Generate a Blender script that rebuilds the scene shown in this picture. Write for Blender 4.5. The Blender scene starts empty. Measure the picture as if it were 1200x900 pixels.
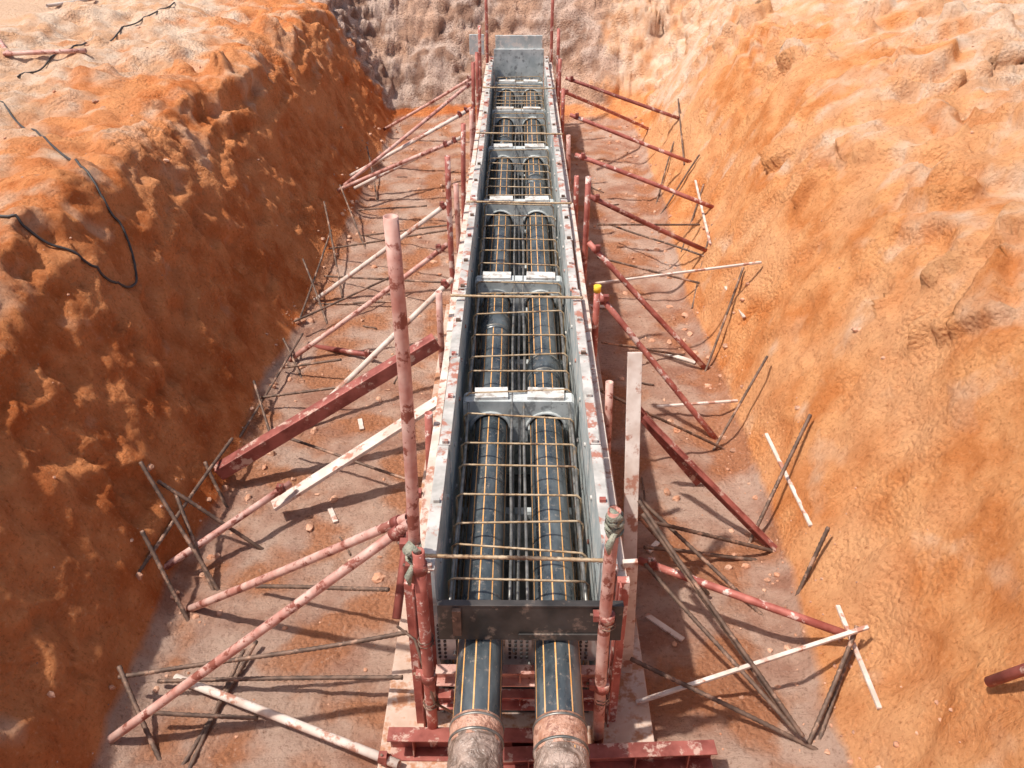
import bpy, bmesh, math, random
from mathutils import Vector, noise, Matrix
from mathutils.bvhtree import BVHTree
random.seed(7)
def fbm(x,y,z=0,o=4):
    return noise.fractal(Vector((x,y,z)),1.0,2.0,o)
def ss(a,b,v):
    t=max(0,min(1,(v-a)/(b-a))); return t*t*(3-2*t)
def smin(a,b,k):
    h=max(k-abs(a-b),0)/k; return min(a,b)-h*h*k/4
def smax(a,b,k): return -smin(-a,-b,k)
def base(x,y):
    n1=noise.noise(Vector((y*.45,3.1,0))); n2=noise.noise(Vector((y*.4,9.7,0)))
    tl=-x-(2.68-.012*y+.15*n1)
    tr=x-(2.03+.018*max(0,y-3)+.12*n2)
    zl=smin(2.0*tl,2.3+.05*tl,.5)
    zr=smin(1.75*tr,2.05+.26*tr,.6); zr=smin(zr,3.4,.8)
    te=y-17.9-.3*n2+.12*abs(x)
    ze=smin(1.25*te,2.7+.04*te,.6)
    tb=-6-y
    zb=smin(1.5*tb,2.3,.6)
    z=smax(smax(zl,zr,.5),smax(ze,zb,.4),.6)
    return smax(z,0,.25)
def terrain(x,y):
    z=base(x,y); w=ss(.05,.6,z)
    return z+w*(.25*fbm(x*.6,y*.6,1)+.08*fbm(x*2.5,y*2.5,5))
def ledges(x,y,z):
    if x<0:
        m=ss(1.2,1.9,z)*ss(-.25,.25,fbm(x*.5,y*.5,20,2)+.05)*(1-.6*ss(4.6,5.6,-x))
        q=.34; f=z/q+.7*fbm(x*.9,y*.9,31,3); fl=math.floor(f); fr=f-fl
        return z+m*.7*((fl+ss(.3,.7,fr))-f)*q
    m=ss(1.8,2.3,z)*ss(-.1,.2,fbm(x*.5,y*.5,20,2))
    q=.28; f=z/q+1.3*fbm(x*.8,y*.8,31,3); fl=math.floor(f); fr=f-fl
    return z+m*.85*((fl+ss(.35,.65,fr))-f)*q
def detail(x,y,z):
    w=ss(.05,.5,z)
    floor_=.02*fbm(x*3.5,y*3.5,80,3)+.016*fbm(x*9,y*9,90,4)
    if w<=0: return floor_
    face=ss(.1,.4,z)*(1-ss(1.9,2.3,z)); top=ss(1.9,2.5,z)
    k=1 if x<0 else .45
    d=k*(1-.35*top)*(.025-.06*abs(fbm(x*2.2,y*2.2,z*2.2+60,5)))
    d+=.020*fbm(x*9,y*9,z*9+70,5)*(.4+.6*k)
    # angular crumbling
    p=Vector((x*3.2+.4*fbm(x*2,y*2,z*2,2),y*3.2,z*3.2)); vd,vp=noise.voronoi(p)
    cm=ss(-.1,.25,fbm(x*.7,y*.7,z+77,3)); d+=k*cm*(.045*min(.5,vd[1]-vd[0])+.02*noise.cell(vp[0]*5.1)-.02)
    vd,vp=noise.voronoi(p*3.1); d+=k*cm*.016*min(.5,vd[1]-vd[0])
    # bucket-tooth gouges running down the faces
    gm=ss(-.15,.3,fbm(y*.45,z*.7,50,2))
    g=noise.noise(Vector((y*7+z*1.2,z*.6,40))); d+=face*gm*(.055 if x<0 else .040)*(g-abs(g)*.6)
    s=fbm(x*1.1+4,y*1.1,z*1.1+9,3); d-=face*.08*ss(.25,.5,s)*k
    rk=ss(16.8,17.8,y)
    if rk>0:
        p=Vector((x*2.4,y*2.4,z*2.4)); vd,vp=noise.voronoi(p); d+=rk*(.20*min(.6,vd[1]-vd[0])-.05)
        vd,vp=noise.voronoi(p*2.9); d+=rk*.07*min(.6,vd[1]-vd[0])
    if x>2.6 and z>1.6:
        m=ss(.05,.15,fbm(x*.6,y*.6,33,3)); q=Vector((x*1.3+.35*fbm(x*1.5,y*1.5,3,3),y*1.7+.35*fbm(x*1.5,y*1.5,8,3),z*1.0))
        vd,vp=noise.voronoi(q); hh=noise.cell(vp[0]*7.3); d+=m*(.13*hh+.03)*ss(.01,.05,vd[1]-vd[0])
        q=Vector((x*.8,y*.8,7)); vd,vp=noise.voronoi(q)
        if noise.cell(vp[0]*3.7)>.2: d+=.12*(1-ss(.07,.11,vd[0]+.07*fbm(x*5,y*5,3,3)))
    return w*d+(1-w)*floor_
sc=bpy.context.scene
cam=bpy.data.objects.new("camera",bpy.data.cameras.new("camera")); sc.collection.objects.link(cam)
cam.location=(-.015,0,4.9); cam.rotation_euler=(math.radians(57.45),0,math.radians(.39))
cam.data.lens=30; cam.data.sensor_width=36; cam.data.clip_end=1500; sc.camera=cam

# ---------------- materials
class N:
    def __init__(s,name,rough=.8,metal=0):
        s.m=bpy.data.materials.new(name); s.m.use_nodes=True; s.t=s.m.node_tree; s.b=s.t.nodes['Principled BSDF']
        s.b.inputs['Roughness'].default_value=rough; s.b.inputs['Metallic'].default_value=metal
        s.g=s.t.nodes.new('ShaderNodeNewGeometry')
    def n(s,t,**k):
        o=s.t.nodes.new(t)
        for a,b in k.items(): setattr(o,a,b)
        return o
    def l(s,a,b): s.t.links.new(a,b)
    def noise(s,scale,detail=4,rough=.55,vec=None,dist=0):
        o=s.n('ShaderNodeTexNoise'); o.inputs['Scale'].default_value=scale; o.inputs['Detail'].default_value=detail
        o.inputs['Roughness'].default_value=rough; o.inputs['Distortion'].default_value=dist
        s.l(vec or s.g.outputs['Position'],o.inputs['Vector']); return o.outputs['Fac']
    def scaled(s,v):
        o=s.n('ShaderNodeVectorMath',operation='MULTIPLY'); s.l(s.g.outputs['Position'],o.inputs[0]); o.inputs[1].default_value=v; return o.outputs[0]
    def ramp(s,f,stops,interp='LINEAR'):
        o=s.n('ShaderNodeValToRGB'); e=o.color_ramp.elements; o.color_ramp.interpolation=interp
        while len(e)<len(stops): e.new(.5)
        for i,(p,c) in enumerate(stops):
            e[i].position=p; e[i].color=(c,c,c,1) if not isinstance(c,tuple) else (*c,1)
        s.l(f,o.inputs[0]); return o.outputs[0]
    def mix(s,f,a,b,mode='MIX'):
        o=s.n('ShaderNodeMix',data_type='RGBA',blend_type=mode)
        for v,i in ((f,0),(a,6),(b,7)):
            if isinstance(v,(int,float)): o.inputs[i].default_value=v
            elif isinstance(v,tuple): o.inputs[i].default_value=(*v,1)
            else: s.l(v,o.inputs[i])
        return o.outputs[2]
    def math(s,op,a,b=0,clamp=False):
        o=s.n('ShaderNodeMath',operation=op,use_clamp=clamp)
        for v,i in ((a,0),(b,1)):
            if isinstance(v,(int,float)): o.inputs[i].default_value=v
            else: s.l(v,o.inputs[i])
        return o.outputs[0]
    def col(s,c): s.l(c,s.b.inputs['Base Color']) if not isinstance(c,tuple) else setattr(s.b.inputs['Base Color'],'default_value',(*c,1)); return s
    def bump(s,h,dist=.01,st=1):
        o=s.n('ShaderNodeBump'); o.inputs['Strength'].default_value=st; o.inputs['Distance'].default_value=dist; s.l(h,o.inputs['Height'])
        s.l(o.outputs[0],s.b.inputs['Normal']); return s
def simple(name,c1,c2,sc_=8,rough=.8,metal=0,c3=None,t3=(.58,.66),s3=14,bd=0,vec=None):
    a=N(name,rough,metal); v=a.scaled(vec) if vec else None
    c=a.mix(a.ramp(a.noise(sc_,3,.6,v),[(.35,0.),(.65,1.)]),c1,c2)
    if c3: c=a.mix(a.ramp(a.noise(s3,4,.7),[(t3[0],0.),(t3[1],1.)]),c,c3)
    a.col(c)
    if bd: a.bump(a.noise(sc_*5,2,.6,v),bd)
    return a.m

def soil():
    a=N('soil_mat',.95); a.b.inputs['Specular IOR Level'].default_value=.1
    at=a.n('ShaderNodeAttribute',attribute_name='mask'); sep=a.n('ShaderNodeSeparateColor'); a.l(at.outputs['Color'],sep.inputs[0])
    av=a.n('ShaderNodeAttribute',attribute_name='vari'); sv=a.n('ShaderNodeSeparateColor'); a.l(av.outputs['Color'],sv.inputs[0])
    mid,nz,big=sv.outputs[0],a.math('SUBTRACT',sv.outputs[1],.5),sv.outputs[2]; patch=av.outputs['Alpha']
    fine=a.noise(30,5,.75); sunlit=at.outputs['Alpha']
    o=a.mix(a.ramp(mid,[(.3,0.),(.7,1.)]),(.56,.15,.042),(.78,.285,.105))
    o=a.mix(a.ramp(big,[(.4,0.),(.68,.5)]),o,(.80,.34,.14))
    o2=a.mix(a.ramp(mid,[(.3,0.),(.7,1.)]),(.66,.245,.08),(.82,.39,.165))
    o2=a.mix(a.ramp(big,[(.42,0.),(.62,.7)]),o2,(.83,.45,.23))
    o=a.mix(sunlit,o,o2)  # lighter, peachier soil blended in as painted sunlight, mostly on the right bank
    o=a.mix(a.ramp(fine,[(.3,.75),(.47,0.)]),o,(.38,.11,.035))
    o=a.mix(a.ramp(fine,[(.56,.0),(.72,.5)]),o,(.86,.48,.25))
    p=a.mix(a.ramp(mid,[(.3,0.),(.7,1.)]),(.72,.41,.24),(.80,.60,.45))
    p=a.mix(a.ramp(fine,[(.32,.6),(.48,0.)]),p,(.50,.25,.13))
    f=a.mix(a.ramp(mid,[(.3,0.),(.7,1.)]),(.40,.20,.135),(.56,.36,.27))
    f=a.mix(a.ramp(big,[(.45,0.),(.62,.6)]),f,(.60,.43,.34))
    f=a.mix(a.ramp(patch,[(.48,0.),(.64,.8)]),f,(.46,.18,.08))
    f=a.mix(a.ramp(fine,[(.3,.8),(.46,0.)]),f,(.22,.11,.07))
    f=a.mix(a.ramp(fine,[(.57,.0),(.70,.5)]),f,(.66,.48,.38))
    r=a.mix(a.ramp(mid,[(.38,0.),(.58,1.)]),(.34,.20,.14),(.64,.47,.38))
    r=a.mix(a.ramp(big,[(.45,0.),(.62,.7)]),r,(.66,.40,.27))
    r=a.mix(a.ramp(fine,[(.38,.8),(.5,0.)]),r,(.20,.11,.08))
    def th(ch,amp,lo=.38,hi=.62):
        return a.ramp(a.math('ADD',ch,a.math('MULTIPLY',nz,amp)),[(lo,0.),(hi,1.)])
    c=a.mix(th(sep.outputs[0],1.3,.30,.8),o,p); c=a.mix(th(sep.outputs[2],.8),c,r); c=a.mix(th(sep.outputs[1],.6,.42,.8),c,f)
    a.col(c)
    streak=a.noise(1,3,.65,a.scaled((.9,17,.9)))
    vo=a.n('ShaderNodeTexVoronoi'); vo.inputs['Scale'].default_value=26; a.l(a.g.outputs['Position'],vo.inputs['Vector'])
    crumb=a.math('MULTIPLY',vo.outputs['Distance'],a.ramp(patch,[(.42,-0.),(.6,.5)]))
    h=a.math('ADD',a.noise(19,7,.78),a.math('SUBTRACT',a.math('MULTIPLY',streak,.6),crumb))
    a.bump(h,.05,1.0); return a.m
M_soil=soil()
M_red=simple('red_painted_tube_mat',(.30,.070,.052),(.50,.17,.13),7,.6,.1,(.72,.55,.48),(.55,.61),9)
M_pink=simple('dusty_pink_tube_mat',(.48,.21,.165),(.68,.45,.38),7,.65,.1,(.26,.08,.055),(.53,.59),10)
M_dark=simple('rusty_red_steel_mat',(.20,.048,.036),(.38,.115,.09),7,.6,.2,(.54,.36,.29),(.56,.63),8)
M_rebar=simple('rusty_rebar_mat',(.10,.065,.05),(.23,.145,.105),12,.7,.4,(.44,.27,.19),(.55,.63),7)
M_cage=simple('cage_rebar_mat',(.36,.23,.12),(.55,.42,.28),12,.55,.3,(.17,.10,.06),(.53,.61),8)
M_cagel=simple('cage_long_bar_mat',(.14,.14,.13),(.34,.32,.29),10,.45,.6,(.42,.28,.16),(.6,.7),4)
M_pale=simple('weathered_timber_mat',(.54,.42,.35),(.72,.63,.56),6,.85,0,(.40,.19,.13),(.54,.62),7)
M_inner=simple('form_face_mat',(.36,.41,.41),(.56,.61,.60),3,.5,.1,(.70,.66,.61),(.5,.60),9,.002)
M_flange=simple('form_flange_mat',(.38,.36,.33),(.62,.58,.54),6,.65,.1,(.40,.17,.12),(.52,.60),7)
M_conc=simple('concrete_spacer_mat',(.38,.41,.41),(.56,.58,.57),7,.8,0,(.26,.27,.27),(.54,.62),10)
M_concw=simple('pale_concrete_mat',(.52,.50,.47),(.68,.66,.63),9,.85,0,(.34,.29,.25),(.50,.62),12)
M_slab=simple('blinding_concrete_mat',(.48,.33,.25),(.66,.53,.45),3,.9,0,(.42,.20,.11),(.48,.60),6,.006)
M_darkslab=simple('form_bottom_mat',(.06,.06,.06),(.15,.14,.13),5,.8)
M_tape=simple('brown_tape_mat',(.40,.19,.12),(.58,.35,.26),14,.4,0,(.28,.13,.09),(.53,.60),18,.010)
M_black=simple('black_film_board_mat',(.022,.020,.019),(.07,.06,.055),5,.45,0,(.36,.26,.20),(.56,.72),7)
M_orange=simple('orange_stripe_mat',(.76,.34,.08),(.76,.44,.20),10,.6,bd=0)
M_yellow=simple('yellow_cap_mat',(.85,.5,.03),(.88,.55,.05),10,.5,bd=0)
M_grey=simple('galvanised_plate_mat',(.45,.46,.46),(.62,.62,.61),9,.5,.4)
M_cable=simple('black_cable_mat',(.03,.03,.03),(.07,.06,.055),9,.6,bd=0)
M_rag=simple('rag_mat',(.20,.22,.17),(.38,.36,.28),20,.9,bd=.01)
M_stone=simple('stone_mat',(.50,.22,.12),(.68,.42,.29),5,.9,0,(.36,.19,.12),(.5,.6),9,.01)
def pipem():
    a=N('black_pipe_mat',.3); a.b.inputs['Specular IOR Level'].default_value=.8
    d=a.ramp(a.noise(5,4,.7,a.scaled((1,.35,1))),[(.38,.0),(.75,1.)])
    c=a.mix(d,(.026,.034,.040),(.13,.15,.16)); c=a.mix(a.ramp(a.noise(26,4,.75),[(.57,0.),(.72,.6)]),c,(.36,.29,.24))
    a.col(c); a.l(a.ramp(d,[(0,.22),(1,.5)]),a.b.inputs['Roughness']); return a.m
M_pipe=pipem()
def plast():
    a=N('plastic_wrap_mat',.25); a.col(a.mix(a.ramp(a.noise(7,4,.7,dist=1.5),[(.4,0.),(.62,1.)]),(.16,.11,.085),(.46,.34,.28)))
    a.bump(a.noise(11,4,.6,dist=2),.03); return a.m
M_plast=plast()

# ---------------- mesh builder
class MB:
    def __init__(s): s.v=[];s.f=[];s.fm=[];s.sm=[];s.m=[]
    def mi(s,m):
        if m not in s.m: s.m.append(m)
        return s.m.index(m)
    def add(s,v,f,m,smooth=False):
        b=len(s.v); s.v+= [tuple(p) for p in v]; i=s.mi(m)
        for q in f: s.f.append([k+b for k in q]); s.fm.append(i); s.sm.append(smooth)
    def path(s,pts,rad,m,seg=8,cap=True):
        pts=[Vector(p) for p in pts]; n=len(pts)
        if not isinstance(rad,(list,tuple)): rad=[rad]*n
        v=[];f=[]
        T=(pts[1]-pts[0]).normalized(); up=Vector((0,0,1)) if abs(T.z)<.9 else Vector((1,0,0))
        a=T.cross(up).normalized()
        for i in range(n):
            if 0<i<n-1: T=(pts[i+1]-pts[i-1]).normalized()
            elif i==n-1: T=(pts[i]-pts[i-1]).normalized()
            a=(a-T*a.dot(T)).normalized(); b=T.cross(a)
            for k in range(seg):
                an=2*math.pi*k/seg; v.append(pts[i]+(a*math.cos(an)+b*math.sin(an))*rad[i])
        for i in range(n-1):
            for k in range(seg):
                k2=(k+1)%seg; f.append((i*seg+k,i*seg+k2,(i+1)*seg+k2,(i+1)*seg+k))
        s.add(v,f,m,True)
        if cap:
            b=len(s.v)-n*seg; i=s.mi(m)
            s.f.append([b+k for k in range(seg)][::-1]); s.f.append([b+(n-1)*seg+k for k in range(seg)])
            s.fm+=[i,i]; s.sm+=[False,False]
    def tube(s,p,q,r,m,seg=14,th=.18):
        p=Vector(p);q=Vector(q);L=(q-p).length
        n=max(2,int(L/.35)); T=(q-p).normalized(); up=Vector((0,0,1)) if abs(T.z)<.9 else Vector((1,0,0))
        a=T.cross(up).normalized(); b=T.cross(a); bow=random.uniform(-.008,.008)*L
        rings=[]
        def ring(c,rr): return [c+(a*math.cos(2*math.pi*k/seg)+b*math.sin(2*math.pi*k/seg))*rr for k in range(seg)]
        ri=r*(1-th); d=min(.25,L*.3)
        rings.append((p+T*d,ri)); rings.append((p,ri))
        for i in range(n+1):
            t=i/n; rings.append((p+(q-p)*t+b*bow*math.sin(math.pi*t),r))
        rings.append((q,ri)); rings.append((q-T*d,ri))
        v=[]; f=[]
        for c,rr in rings: v+=ring(c,rr)
        for i in range(len(rings)-1):
            for k in range(seg):
                k2=(k+1)%seg; f.append((i*seg+k,i*seg+k2,(i+1)*seg+k2,(i+1)*seg+k))
        e=(len(rings)-1)*seg
        f.append(tuple(range(seg))[::-1]); f.append(tuple(e+k for k in range(seg)))
        s.add(v,f,m,True)
        k=len(s.sm)-2; s.sm[k]=s.sm[k+1]=False
    def rebar(s,p,q,r,m,bend=.007):
        p=Vector(p);q=Vector(q);L=(q-p).length; n=max(6,int(L/.02)); T=(q-p).normalized()
        sd=T.cross(Vector((.3,.2,1))).normalized(); ud=T.cross(sd); b1=random.uniform(-bend,bend)*L; b2=random.uniform(-bend,bend)*L
        pts=[];rr=[]
        for i in range(n+1):
            t=i/n; pts.append(p+(q-p)*t+sd*b1*math.sin(math.pi*t)+ud*b2*math.sin(2*math.pi*t)*.5); rr.append(r*(1.16 if i%2 else .93))
        s.path(pts,rr,m,6)
    def box(s,c,size,m,R=None):
        c=Vector(c); hx,hy,hz=[k/2 for k in size]; v=[]
        for x in(-hx,hx):
            for y in(-hy,hy):
                for z in(-hz,hz):
                    w=Vector((x,y,z))
                    if R: w=R@w
                    v.append(c+w)
        s.add(v,[(0,1,3,2),(4,6,7,5),(0,4,5,1),(2,3,7,6),(0,2,6,4),(1,5,7,3)],m)
    def beam(s,p,q,w,h,m,up=(0,0,1)):
        p=Vector(p);q=Vector(q);T=(q-p).normalized();a=T.cross(Vector(up)).normalized();b=a.cross(T)
        R=Matrix((a,T,b)).transposed(); s.box((p+q)/2,(w,(q-p).length,h),m,R)
    def coupler(s,c,d,r,m=None):
        m=m or M_dark; c=Vector(c); d=Vector(d).normalized()
        s.path([c-d*.03,c+d*.03],r*1.28,m,12); sd=d.cross(Vector((.2,.9,.3))).normalized()
        s.box(c+sd*r*1.5,(.05,.05,.045),m); s.path([c+sd*r*1.2,c+sd*r*2.7],.009,M_rebar,6)
    def build(s,name,bevel=0,parent=None):
        n=len(s.v); cx=[sum(p[i] for p in s.v)/n for i in range(3)]
        me=bpy.data.meshes.new(name+'_mesh'); me.from_pydata([(p[0]-cx[0],p[1]-cx[1],p[2]-cx[2]) for p in s.v],[],s.f)
        for m in s.m: me.materials.append(m)
        me.polygons.foreach_set('material_index',s.fm); me.polygons.foreach_set('use_smooth',s.sm); me.update()
        o=bpy.data.objects.new(name,me); o.location=cx; sc.collection.objects.link(o)
        if bevel:
            b=o.modifiers.new('bevel','BEVEL'); b.width=bevel; b.segments=2; b.limit_method='ANGLE'; b.angle_limit=math.radians(50)
        if parent: o.parent=parent
        return o
def empty(name):
    e=bpy.data.objects.new(name,None); sc.collection.objects.link(e); return e

# ---------------- terrain
def axis(segs):
    out=[segs[0][0]]
    for a,b,st in segs:
        n=max(1,int(round((b-a)/st)))
        for i in range(1,n+1): out.append(a+(b-a)*i/n)
    return out
xs=[-300,-180,-100,-60,-36,-24,-17,-13,-10.5,-9,-8]+axis([(-7.4,-4.2,.045),(-4.2,-2.3,.018),(-2.3,2.0,.04),(2.0,3.6,.018),(3.6,8.5,.036)])+[9,10,11.5,14,18,25,36,60,100,180,300]
ys=[-300,-150,-80,-40,-20,-12,-9,-7.5,-6.5,-5.5,-4,-2,0,1]
y=1.6
while y<23: ys.append(y); y+=.020+.0020*max(0,y-2.5)
ys+=[23.5,24.5,26,29,34,42,60,90,150,300,600]
nx=len(xs); ny=len(ys); Z=[]
for yy in ys:
    row=[]
    for xx in xs:
        z=terrain(xx,yy)
        if -7.5<xx<8.6 and 1.5<yy<23.2: z=ledges(xx,yy,z)
        row.append(z)
    Z.append(row)
V=[];C=[];K=[]
for j,yy in enumerate(ys):
    for i,xx in enumerate(xs):
        z=Z[j][i]; near=-7.5<xx<8.6 and 1.5<yy<23.2
        if near:
            zx=(Z[j][i+1]-Z[j][i-1])/(xs[i+1]-xs[i-1]); zy=(Z[j+1][i]-Z[j-1][i])/(ys[j+1]-ys[j-1])
            e=.12; zx=.3*zx+.7*(base(xx+e,yy)-base(xx-e,yy))/(2*e); zy=.3*zy+.7*(base(xx,yy+e)-base(xx,yy-e))/(2*e)
            n=Vector((-zx,-zy,1)).normalized(); d=detail(xx,yy,z); V.append((xx+n.x*d,yy+n.y*d,z+n.z*d))
            K.append((.5+.42*fbm(xx*3.6,yy*3.6,z*3.6,6),.5+.40*fbm(xx*2.6,yy*2.6,z*2.6+30,6),.5+.36*fbm(xx*.9,yy*.9,z*.9+11,3),.5+.40*fbm(xx*1.7,yy*1.7,44,5)))
        else:
            V.append((xx,yy,z)); K.append((.5,.5,.5,.5))
        g=fbm(xx*.5,yy*.5,12,3)
        up=ss(1.4,2.2,z)
        if xx<0: pale=max(ss(3.9,5.8,-xx+1.2*g+.06*(yy-8))*up, .30*up)
        else: pale=ss(1.7,2.7,z+.8*g)*(.34+.45*ss(4.2,6.5,xx+1.5*g))+.10
        pale=max(pale,ss(15,18.5,yy+(1.8 if xx>0 else -1.0))*ss(.2,.8,z)*.85)
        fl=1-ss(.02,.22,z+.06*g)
        rk=ss(16.8,18.0,yy+.5*g)*ss(.1,.4,z)*(1-ss(2.2,4.0,abs(xx+1.2)))
        sunlit=ss(-1,3,xx)*.9+ .25*ss(1.2,2.0,z)*(xx<0)  # sunlit, dusty look of right bank painted in, plus some on upper left
        C.append((pale,fl,rk,sunlit))
F=[(j*nx+i,j*nx+i+1,(j+1)*nx+i+1,(j+1)*nx+i) for j in range(ny-1) for i in range(nx-1)]
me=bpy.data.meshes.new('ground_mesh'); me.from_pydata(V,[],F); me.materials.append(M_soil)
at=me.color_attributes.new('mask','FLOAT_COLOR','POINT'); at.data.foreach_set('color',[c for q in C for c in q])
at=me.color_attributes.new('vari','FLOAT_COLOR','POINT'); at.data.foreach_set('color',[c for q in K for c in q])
me.polygons.foreach_set('use_smooth',[True]*len(F)); me.update()
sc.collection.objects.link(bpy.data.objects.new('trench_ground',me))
bvh=BVHTree.FromPolygons(V,F)
def gz(x,y):
    h=bvh.ray_cast(Vector((x,y,20)),Vector((0,0,-1))); return h[0].z if h[0] else terrain(x,y)

mb=MB(); yy=2.2
while yy<17.6:
    L=2.4; w1=.88+random.uniform(-.03,.03)
    mb.box((0,yy+L/2,.03),(w1*2,L-.006,.075),M_slab); yy+=L
mb.build('concrete_blinding_slab',.008)

# ---------------- formwork
Y0,Y1=3.55,17.2
for sgn in(-1,1):
    root=empty('formwork_wall')
    i=0; y=Y0
    while y<Y1-.3:
        L=min(1.2,Y1-y); dx=random.uniform(-.010,.010); dz=random.uniform(-.014,.014); mb=MB(); yc=y+L/2
        x=sgn*(.485+dx)
        mb.box((x+sgn*.011,yc,.725+dz),(.022,L-.008,1.28),M_inner)
        mb.box((x+sgn*.036,yc,1.372+dz),(.072,L-.006,.012),M_flange)
        mb.box((x+sgn*.074,yc,1.345+dz),(.008,L-.02,.05),M_flange)
        for k in range(5):
            yk=y+.012+(L-.03)*k/4; mb.box((x+sgn*.045,yk,.72+dz),(.046,.008,1.25),M_dark)
        for z in(.4,.85): mb.box((x+sgn*.045,yc,z),(.045,L-.04,.008),M_dark)
        for k in(0.02,.5): mb.box((x+sgn*.035,y+L*k,1.390+dz),(.04,.03,.026),random.choice([M_red,M_flange,M_rebar]))
        for zz in(1.15,.75):
            for k in(.25,.75): mb.path([(x-sgn*.012,y+L*k,zz),(x+sgn*.01,y+L*k,zz)],.018,M_flange,10)
        mb.build('panel_%d'%i,.002,root); y+=L; i+=1
    mb=MB(); y=Y0-.05
    while y<Y1:
        L=min(3.1,Y1+.1-y); ox=random.uniform(-.008,.008)
        mb.box((sgn*(.61+ox),y+L/2,1.20+random.uniform(-.02,.02)),(.06,L-.02,.10),M_pale)
        mb.box((sgn*(.61+ox),y+L/2,.45),(.06,L-.03,.10),M_pale); y+=L
    mb.build('waler_timbers',.006,root)
mb=MB(); mb.box((0,17.26,.82),(.96,.05,1.38),M_conc); mb.box((0,17.30,1.57),(.90,.045,.36),M_inner); mb.box((-.80,17.1,1.62),(.28,.05,.36),M_inner)
mb.box((0,17.36,.8),(.07,.07,1.5),M_pale)
mb.box((-.80,17.15,.8),(.06,.05,1.5),M_pale)
mb.build('stop_end_board',.006)
mb=MB(); mb.box((0,(Y0+Y1)/2,.085),(.93,Y1-Y0-.02,.03),M_darkslab)
for y in [Y0+.3+1.1*k for k in range(12)]: mb.box((0,y,.35),(.9,.08,.5),M_conc)
mb.build('pipe_plinth',.006)

# ---------------- pipes
def pipe(x,joints,yend,ycol,z=.85,r=.135):
    mb=MB(); seg=40; n=46; pts=[]; ye=17.2
    for i in range(n+1):
        t=i/n; y=yend+.03+(ye-yend-.03)*t; pts.append((x+.010*noise.noise(Vector((y*.4,x*9,2))),y,z+.006*noise.noise(Vector((y*.5,x*9,7)))))
    mb.path(pts,r,M_pipe,seg)
    for jy in joints:
        mb.path([(x,jy-.16,z),(x,jy-.15,z),(x,jy+.15,z),(x,jy+.16,z)],[r+.001,r+.012,r+.012,r+.001],M_pipe,seg,False)
        for k in(-.12,.12): mb.path([(x,jy+k-.012,z),(x,jy+k+.012,z)],r+.016,M_cagel,seg)
    for an in(62,97,128,20,160):
        a=math.radians(an)
        for i in range(n):
            p,q=pts[i],pts[i+1]; v=[]
            for c in(p,q):
                for da in(-.030,.030): v.append((c[0]+math.cos(a+da)*(r+.0012),c[1],c[2]+math.sin(a+da)*(r+.0012)))
            mb.add(v,[(0,1,3,2)],M_orange,True)
    R=[];Pn=[]; L=2.90-ycol
    for k in range(9):
        Pn.append((x,ycol+L*k/8,z)); R.append(r+.007+.004*random.random())
    mb.path(Pn,R,M_tape,seg)
    for k in(.02,L-.03): mb.path([(x,ycol+k,z),(x,ycol+k+.014,z)],r+.014,M_cagel,seg)
    v=[];f=[]; rows=22; Lw=ycol+.02-yend
    for i in range(rows):
        t=i/(rows-1); tt=max(0,(t-.72)/.28)
        rr=(r+.008)*max(.25,math.cos(tt*math.pi/2*.9)**.5); yy=ycol+.02-(Lw+.05)*t
        for k in range(seg):
            an=2*math.pi*k/seg; d=.008*noise.noise(Vector((math.cos(an)*3,math.sin(an)*3,t*7+x)))+.005*math.sin(an*9+t*5)*t
            v.append((x+math.cos(an)*(rr+d),yy+d*1.2,z+math.sin(an)*(rr+d)))
    for i in range(rows-1):
        for k in range(seg): f.append((i*seg+k,(i+1)*seg+k,(i+1)*seg+(k+1)%seg,i*seg+(k+1)%seg))
    f.append(tuple((rows-1)*seg+k for k in range(seg)))
    mb.add(v,f,M_plast,True)
    return mb.build('duct_pipe')
pipe(-.225,[7.3,13.2],2.50,2.76); pipe(.225,[6.5,11.4],2.56,2.71)

# ---------------- rebar cage
mb=MB(); y=3.72; zt=1.13; hw=.425
while y<17:
    j=random.uniform(-.04,.04); z=zt+random.uniform(-.015,.015)
    pts=[(-hw,y+j,.16),(-hw,y+j,z-.03),(-hw+.03,y+j,z),(hw-.03,y-j,z),(hw,y-j,z-.03),(hw,y-j,.16)]
    pp=[]
    for a,b in zip(pts,pts[1:]):
        a=Vector(a);b=Vector(b);n=max(1,int((b-a).length/.025))
        for k in range(n): pp.append(a+(b-a)*k/n)
    pp.append(Vector(pts[-1]))
    mb.path(pp,[.0078*(1.12 if k%2 else .92) for k in range(len(pp))],M_cage,6)
    y+=random.choice([.26,.34,.42])
for x,z,m in [(-.40,1.10,M_cagel),(-.41,.93,M_cagel),(-.40,.7,M_cagel),(.40,1.10,M_cagel),(.41,.93,M_cagel),(.40,.7,M_cagel),(-.05,1.105,M_cagel),(.045,1.105,M_cagel),(0,.98,M_cagel),(-.03,.72,M_cagel),(.06,.6,M_cagel),(-.38,.4,M_cagel),(.38,.4,M_cagel)]:
    pp=[];n=60
    for k in range(n+1):
        y=3.5+13.6*k/n; pp.append((x+.022*noise.noise(Vector((y*.7,x*20,z*9))),y,z+.008*noise.noise(Vector((y*.7,x*20,4+z)))))
    mb.path(pp,.0105,m,6)
mb.build('rebar_cage')

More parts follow.
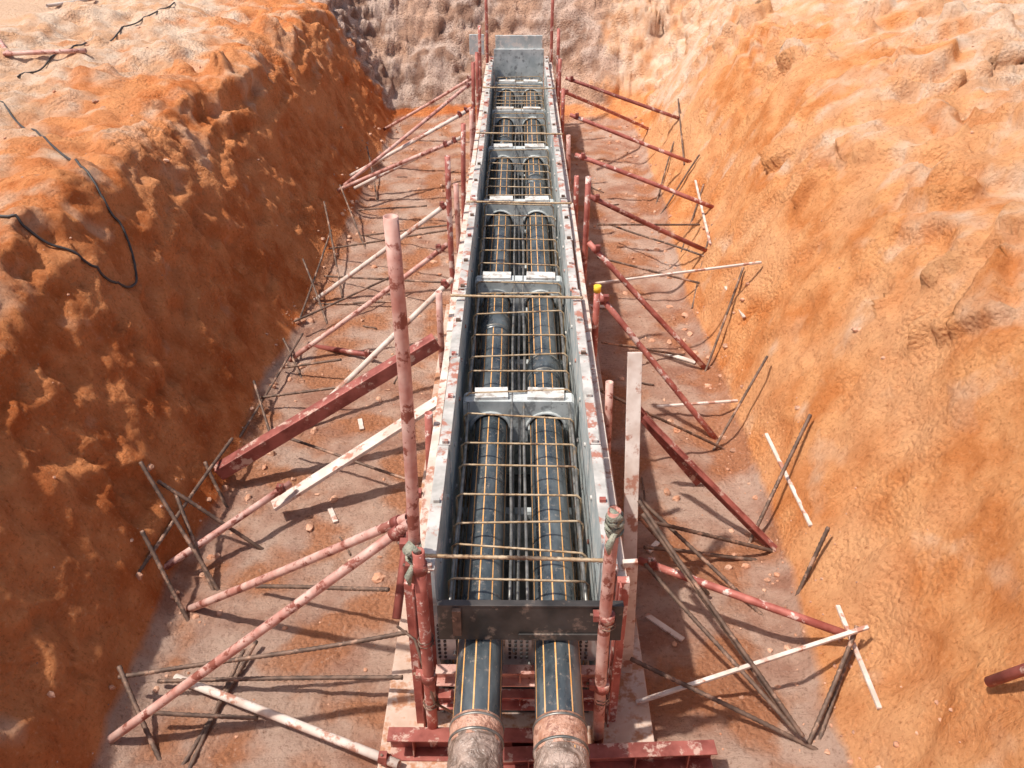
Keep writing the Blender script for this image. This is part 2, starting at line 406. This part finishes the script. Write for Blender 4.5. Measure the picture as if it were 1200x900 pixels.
# ---------------- spacers
def spacer(y):
    mb=MB(); w=.445; zt_=1.115; th=.13; zc=.85; r=.15; dy=th/2
    y+=random.uniform(-.02,.02)
    pr=[(-w,.80)]
    for cx in(-.225,.225):
        for k in range(17):
            an=math.pi-math.pi*k/16; pr.append((cx+r*math.cos(an),zc+r*math.sin(an)))
        if cx<0: pr+= [(-.225+r,.72),(.225-r,.72)]
    pr+=[(w,.80),(w,zt_-.02),(w-.02,zt_),(-w+.02,zt_),(-w,zt_-.02)]
    bm=bmesh.new(); vs=[bm.verts.new((a,0,b)) for a,b in pr]; fc=bm.faces.new(vs)
    res=bmesh.ops.extrude_face_region(bm,geom=[fc])
    for e in res['geom']:
        if isinstance(e,bmesh.types.BMVert): e.co.y+=th
    bmesh.ops.triangulate(bm,faces=[f for f in bm.faces if len(f.verts)>4]); bmesh.ops.recalc_face_normals(bm,faces=bm.faces)
    bm.verts.index_update()
    mb.add([(v.co.x,v.co.y+y-dy,v.co.z) for v in bm.verts],[[v.index for v in f.verts] for f in bm.faces],M_conc); bm.free()
    for cx in(-.225,.225):
        mb.path([(cx+(r+.012)*math.cos(math.pi*k/14),y-dy-.012,zc+(r+.012)*math.sin(math.pi*k/14)) for k in range(15)],.014,M_conc,8)
        mb.box((cx+random.uniform(-.01,.01),y+.03,zt_+.014),(.28+random.uniform(-.02,.02),.15,.024),M_concw,Matrix.Rotation(random.uniform(-.05,.05),3,'Z'))
    mb.build('pipe_spacer')
for y in [5.75,7.95,10.15,12.35,14.4,16.3]: spacer(y)

# ---------------- front
mb=MB(); mb.box((.065,3.38,1.13),(1.05,.03,.27),M_black); mb.box((.065,3.385,1.272),(1.05,.045,.014),M_black); mb.box((-.35,3.35,1.16),(.05,.03,.20),M_rebar)
mb.box((.25,3.359,1.03),(.5,.012,.05),M_black)
mb.build('timber_crossboard',.003)
def channel(p,q,h,w,name,m=M_dark):
    mb=MB(); p=Vector(p);q=Vector(q)
    T=(q-p).normalized(); s=T.cross(Vector((0,0,1)))
    mb.beam(p,q,.010,h,m)
    for sg in(-1,1):
        o=Vector((0,0,sg*(h/2-.004))); mb.beam(p+o+s*(w/2+.005),q+o+s*(w/2+.005),w,.010,m)
    n=int((q-p).length/.3)
    for k in range(n):
        c=p+(q-p)*((k+.5)/n); mb.box(c+s*w*.45,(.008,w*.8,h-.03),m); mb.path([c+T*.08,c+T*.08+s*.014],.016,M_rebar,8)
    return mb.build(name,.002)
channel((-.80,3.30,.17),(.42,3.30,.17),.2,.09,'steel_channel_beam')
channel((-.10,3.18,.16),(1.20,3.24,.16),.18,.09,'steel_channel_beam')
channel((-.5,3.46,.60),(.52,3.46,.60),.12,.06,'steel_channel_beam',M_pink)
channel((-.5,3.50,.32),(.52,3.50,.32),.12,.06,'steel_channel_beam',M_red)
mb=MB()
for cx in(0,-.43,.43):
    mb.box((cx,3.53,.80),(.16 if cx==0 else .10,.012,.34),M_grey)
    for i in range(4 if cx==0 else 2):
        for k in range(9): mb.path([(cx-.052+.035*i,3.515,.66+.035*k),(cx-.052+.035*i,3.523,.66+.035*k)],.009,M_cable,8)
mb.build('perforated_steel_plate')
mb=MB(); mb.box((-.62,3.5,.68),(.07,.05,1.30),M_red); mb.box((-.60,3.46,.68),(.012,.05,1.30),M_red); mb.build('steel_soldier',.003)
mb=MB(); mb.box((.60,3.52,.68),(.07,.05,1.30),M_red); mb.box((.58,3.48,.68),(.012,.05,1.30),M_red); mb.build('steel_soldier',.003)
mb=MB()
for cx,cz in((-.53,.45),(-.53,1.0),(.505,.5),(.50,1.15)):
    mb.path([(cx+.045*math.cos(k*.8),3.32+.045*math.sin(k*.8),cz+.004*k) for k in range(18)],.0045,M_rebar,5)
mb.path([(-.72,3.5,.95),(-.60,3.36,1.0),(-.50,3.27,.55),(-.40,3.30,.42),(-.34,3.4,.44)],.009,M_rebar,6)
mb.build('tie_wire')

# ---------------- posts
def post(x,y,z0,z1,m,r=.030,lean=None,cap=None,coup=()):
    lean=lean or (random.uniform(-.03,.03),random.uniform(-.05,.05))
    mb=MB(); p=Vector((x,y,z0)); q=Vector((x+lean[0],y+lean[1],z1)); mb.tube(p,q,r,m)
    if cap: mb.path([q-Vector((0,0,.03)),q+Vector((0,0,.03))],r*1.12,M_yellow,14)
    for c in coup: mb.coupler(p+(q-p)*c,q-p,r)
    return mb.build('scaffold_post')
post(-.53,3.32,.06,1.75,M_red,.034,(0,-.02),coup=(.4,.93))
post(-.57,3.39,1.45,3.56,M_pink,.033,(.02,.02),coup=(.12,))
post(.505,3.32,.06,2.02,M_pink,.035,(-.02,0),coup=(.3,.6))
post(-.70,8.53,.0,2.2,M_red); post(.70,8.5,0,2.0,M_red)
post(.70,6.85,0,1.52,M_red,cap=True); post(-.70,6.85,0,1.5,M_pink); post(-.71,10.5,0,1.96,M_red); post(-.70,9.4,0,1.6,M_pink)
post(-.70,16.3,0,2.1,M_red);post(-.62,17.4,0,2.6,M_red);post(.66,17.4,0,2.6,M_red);post(.70,16.3,0,2.05,M_red);post(.72,13.8,0,1.6,M_red)
post(.70,11.6,0,1.5,M_pink);post(-.72,13.8,0,2.0,M_red);post(-.70,12.2,0,1.7,M_pink);post(.70,10.0,0,1.5,M_red);post(.70,15.0,0,1.8,M_red);post(-.70,15.0,0,1.9,M_red)
post(-.69,5.2,0,1.35,M_red);post(.70,5.4,0,1.45,M_pink)
mb=MB(); mb.beam((.80,4.29,.02),(.79,5.03,1.95),.10,.03,M_pale,(0,-1,.3)); mb.build('timber_plank',.004)
mb=MB(); mb.beam((.74,3.9,.05),(.66,3.7,1.3),.09,.03,M_pale,(0,-1,.3)); mb.build('timber_plank',.004)
for c0 in (Vector((.49,3.32,1.93)),Vector((-.56,3.34,1.68))):
    mb=MB(); pts=[];rr=[]
    for k in range(15):
        pts.append(c0+Vector((.008*math.sin(k*2.3),.008*math.cos(k*3.1),-.055+.008*k))); rr.append(.040+.012*random.random())
    mb.path(pts,rr,M_rag,16); mb.path([c0+Vector((0,-.05,-.02)),c0+Vector((-.03,-.07,-.09)),c0+Vector((-.025,-.065,-.15))],[.014,.022,.008],M_rag,7); mb.build('tied_rag')
for y,x1,x2 in [(3.60,-.56,.53),(6.93,-.62,.58),(9.3,-.6,.6),(12.,-.6,.62),(14.6,-.6,.6)]:
    mb=MB(); mb.rebar((x1,y+.01,1.42),(x2,y-.02,1.415),.012,M_cage,.004); mb.build('tie_bar')

# ---------------- struts, stakes, laths: world coordinates in centimetres
# kind + which end is clamped to the form (0 first, 1 second, 2 none)
items='''
t0 -61 357 170 -264 334 3
t0 -62 362 170 -253 452 -4
t1 -234 382 7 -73 315 12
t0 -70 446 130 -77 374 75
r1 -263 368 25 -73 385 50
r1 -245 379 7 -76 369 25
r2 -263 372 31 -225 324 -4
r2 -187 414 7 -212 316 -1
r2 -194 406 7 -206 316 -1
t1 -275 473 17 -191 557 35
p0 -207 551 15 -69 615 80
b1 -265 591 19 -74 667 110
r2 -292 521 85 -230 468 -5
r2 -272 522 55 -234 467 -5
r2 -283 521 66 -205 515 -5
r2 -279 433 39 -261 628 29
r2 -280 474 57 -243 437 -5
r2 -272 586 35 -252 565 -3
r2 -269 731 26 -232 653 -2
r2 -265 646 12 -248 856 11
r0 -221 633 30 -94 580 20
r1 -262 720 13 -177 714 30
t1 -224 676 -4 -68 796 110
t1 -259 814 -2 -77 861 120
r1 -256 786 8 -186 767 30
t1 -240 849 -1 -157 808 10
r0 -200 464 10 -90 423 50
r2 -275 1001 39 -230 903 -2
r2 -263 1123 28 -260 883 8
r2 -276 1157 57 -220 959 -2
r2 -268 1238 53 -215 1119 -2
r2 -265 1478 38 -225 1305 -1
r2 -264 833 18 -233 777 -2
t1 -260 960 -2 -83 990 120
t1 -278 1238 42 -94 1198 130
t1 -274 1263 38 -79 1463 150
t1 -267 1309 19 -90 1320 100
t1 -264 1650 16 -80 1594 130
t1 -258 1481 5 -77 1418 120
r1 -255 1020 6 -80 931 40
r1 -261 1086 16 -85 999 80
r1 -251 953 -1 -145 940 10
r1 -253 1259 5 -137 1213 30
r1 -234 1174 -2 -90 1090 50
r1 -259 867 21 -148 981 30
t1 -275 1324 34 -86 1392 120
t0 79 1495 150 280 1465 88
t0 70 1449 140 251 1634 23
t0 77 1304 140 267 1297 69
t0 74 1110 140 265 1087 74
t0 81 957 140 240 1000 51
t0 72 820 140 210 796 -3
t0 71 707 140 195 671 -5
r0 68 619 90 202 655 -4
c0 103 574 90 211 512 1
c0 98 589 90 163 599 3
t0 88 458 45 221 396 38
r0 84 460 100 181 337 10
r0 89 439 60 178 340 10
r0 74 377 35 193 335 -2
r0 85 470 80 145 463 5
w0 78 362 10 231 390 52
r2 185 337 -4 226 394 48
r2 194 341 -2 223 387 33
w2 226 426 33 224 339 36
r2 244 589 85 188 521 -5
w2 226 633 33 228 503 39
r0 85 488 60 211 512 2
r0 99 498 20 199 506 -2
r2 236 698 77 183 650 -5
r2 247 861 94 201 788 -4
w2 238 889 56 243 815 56
w0 75 825 90 260 843 108
w0 139 711 10 217 704 22
r0 130 1141 30 234 992 48
r2 273 1274 89 216 1245 0
r2 281 1541 104 257 1301 64
r2 266 1190 72 222 1078 16
w2 263 1235 62 238 988 66
r0 96 962 60 229 954 28
r0 88 788 40 190 832 -2
r0 99 1017 80 241 1075 57
r2 250 1041 71 212 928 8
r2 259 1419 65 219 1298 1
r0 86 452 95 176 352 6
r0 92 520 55 186 446 -3
r2 205 452 -4 230 478 60
r2 -238 345 20 -170 352 5
t2 251 300 111 264 274 165
t2 -840 1429 258 -661 1157 255
t2 -667 1156 256 -562 1162 259
t2 -788 1534 256 -747 1627 254
'''
ti=0
for l in items.strip().splitlines():
    a=l.split(); k=a[0][0]; e=a[0][1]; c=[float(v)/100 for v in a[1:]]; p=Vector(c[:3]); q=Vector(c[3:]); d=(q-p).normalized()
    mb=MB()
    if k=='t':
        ti+=1; left=p.x<0
        m=(M_pink if left else M_red) if ti%4 else M_dark
        if left and ti%3==0: m=M_pale
        mb.tube(p,q,.029,m)
        if e=='0': mb.coupler(p+d*.1,d,.029)
        elif e=='1': mb.coupler(q-d*.1,d,.029)
        mb.build('scaffold_tube')
    elif k=='r': mb.rebar(p,q,.0155 if p.y<6 else .013,M_rebar); mb.build('rebar_stake')
    elif k=='b': mb.beam(p,q,.11,.13,M_dark); mb.build('timber_brace',.006)
    elif k=='p': mb.beam(p,q,.12,.035,M_pale); mb.build('timber_plank',.004)
    elif k=='c':
        s=d.cross(Vector((0,0,1))).normalized()
        mb.beam(p,q,.012,.09,M_dark); mb.beam(p+s*.025+Vector((0,0,.04)),q+s*.025+Vector((0,0,.04)),.05,.012,M_dark); mb.build('steel_angle_brace',.002)
    elif k=='w': mb.beam(p,q,.03,.02,M_pale); mb.build('timber_lath',.003)
for c in [[-662,1067,-582,972,-454,818,-373,726,-356,719,-344,698,-340,660,-350,639,-373,631,-405,626,-439,649],[-613,1077,-611,1165,-593,1230,-606,1375,-582,1440,-574,1541]]:
    pw=[Vector((c[i]/100,c[i+1]/100,0)) for i in range(0,len(c),2)]; pts=[]
    for i in range(len(pw)-1):
        p0=pw[max(0,i-1)];p1=pw[i];p2=pw[i+1];p3=pw[min(len(pw)-1,i+2)]
        for k in range(12):
            t=k/12; q=.5*((2*p1)+(p2-p0)*t+(2*p0-5*p1+4*p2-p3)*t*t+(-p0+3*p1-3*p2+p3)*t**3)
            q.z=gz(q.x,q.y)+.02; pts.append(q)
    for _ in range(6):
        pts=[pts[0]]+[(pts[i-1]+pts[i]+pts[i+1])/3 for i in range(1,len(pts)-1)]+[pts[-1]]
    for q in pts: q.z=max(q.z,gz(q.x,q.y)+.010)
    mb=MB(); mb.path(pts,.011,M_cable,8); mb.build('power_cable')
def stone(mb,c,r):
    bm=bmesh.new(); bmesh.ops.create_icosphere(bm,subdivisions=2 if r>.03 else 1,radius=1); s=random.uniform(0,99); sx=[random.uniform(.7,1.3) for _ in range(3)]
    v=[]
    for q in bm.verts:
        k=1+.5*noise.noise(q.co*1.3+Vector((s,0,0))); v.append((c[0]+q.co.x*r*k*sx[0],c[1]+q.co.y*r*k*sx[1],c[2]+q.co.z*r*k*sx[2]*.75))
    bm.verts.index_update(); mb.add(v,[[w.index for w in f.verts] for f in bm.faces],M_stone,False); bm.free()
mb=MB()
for i in range(1500):
    u=random.random()
    if u<.4: x=random.choice([-1,1])*random.uniform(.95,2.5)
    elif u<.85: x=random.choice([-2.55,2.05])+random.gauss(0,.16)
    elif u<.92: x=random.uniform(2.3,7)
    else: x=random.uniform(-6,-2.3)
    y=random.uniform(2.6,17.5); r=.007+.036*random.random()**4
    stone(mb,(x,y,gz(x,y)+r*.1),r)
mb.build('rubble_stones')
for i in range(16):
    x=random.choice([-1,1])*random.uniform(1.0,2.1); y=random.uniform(3.4,15); an=random.uniform(0,3.14); L=random.uniform(.15,.5)
    p=Vector((x,y,0)); q=Vector((x+math.cos(an)*L,y+math.sin(an)*L,0)); p.z=gz(p.x,p.y)+.015; q.z=gz(q.x,q.y)+.015
    mb=MB()
    if i%3: mb.rebar(p,q,.008,M_rebar,.03); mb.build('rebar_offcut')
    else: mb.beam(p,q,.03+.03*random.random(),.018,M_pale); mb.build('timber_offcut',.003)

# ---------------- light
el=math.radians(63); az=(-.38,-.12)
L=math.hypot(*az); S=Vector((az[0]/L*math.cos(el),az[1]/L*math.cos(el),math.sin(el)))
sd=bpy.data.lights.new('sun','SUN'); sd.energy=4.7; sd.angle=math.radians(1.5); sd.color=(1,.955,.88)
so=bpy.data.objects.new('sun',sd); sc.collection.objects.link(so); so.rotation_euler=S.to_track_quat('Z','Y').to_euler()
w=bpy.data.worlds.new('World'); sc.world=w; w.use_nodes=True; nt=w.node_tree; bg=nt.nodes['Background']; sk=nt.nodes.new('ShaderNodeTexSky')
sk.sky_type='NISHITA'; sk.sun_disc=False; sk.sun_elevation=el; sk.sun_rotation=math.atan2(S.x,S.y); sk.dust_density=3.5; sk.air_density=.8; sk.ozone_density=.6
nt.links.new(sk.outputs[0],bg.inputs[0]); bg.inputs[1].default_value=.14
sc.view_settings.view_transform='Standard'; sc.view_settings.look='None'; sc.view_settings.exposure=0
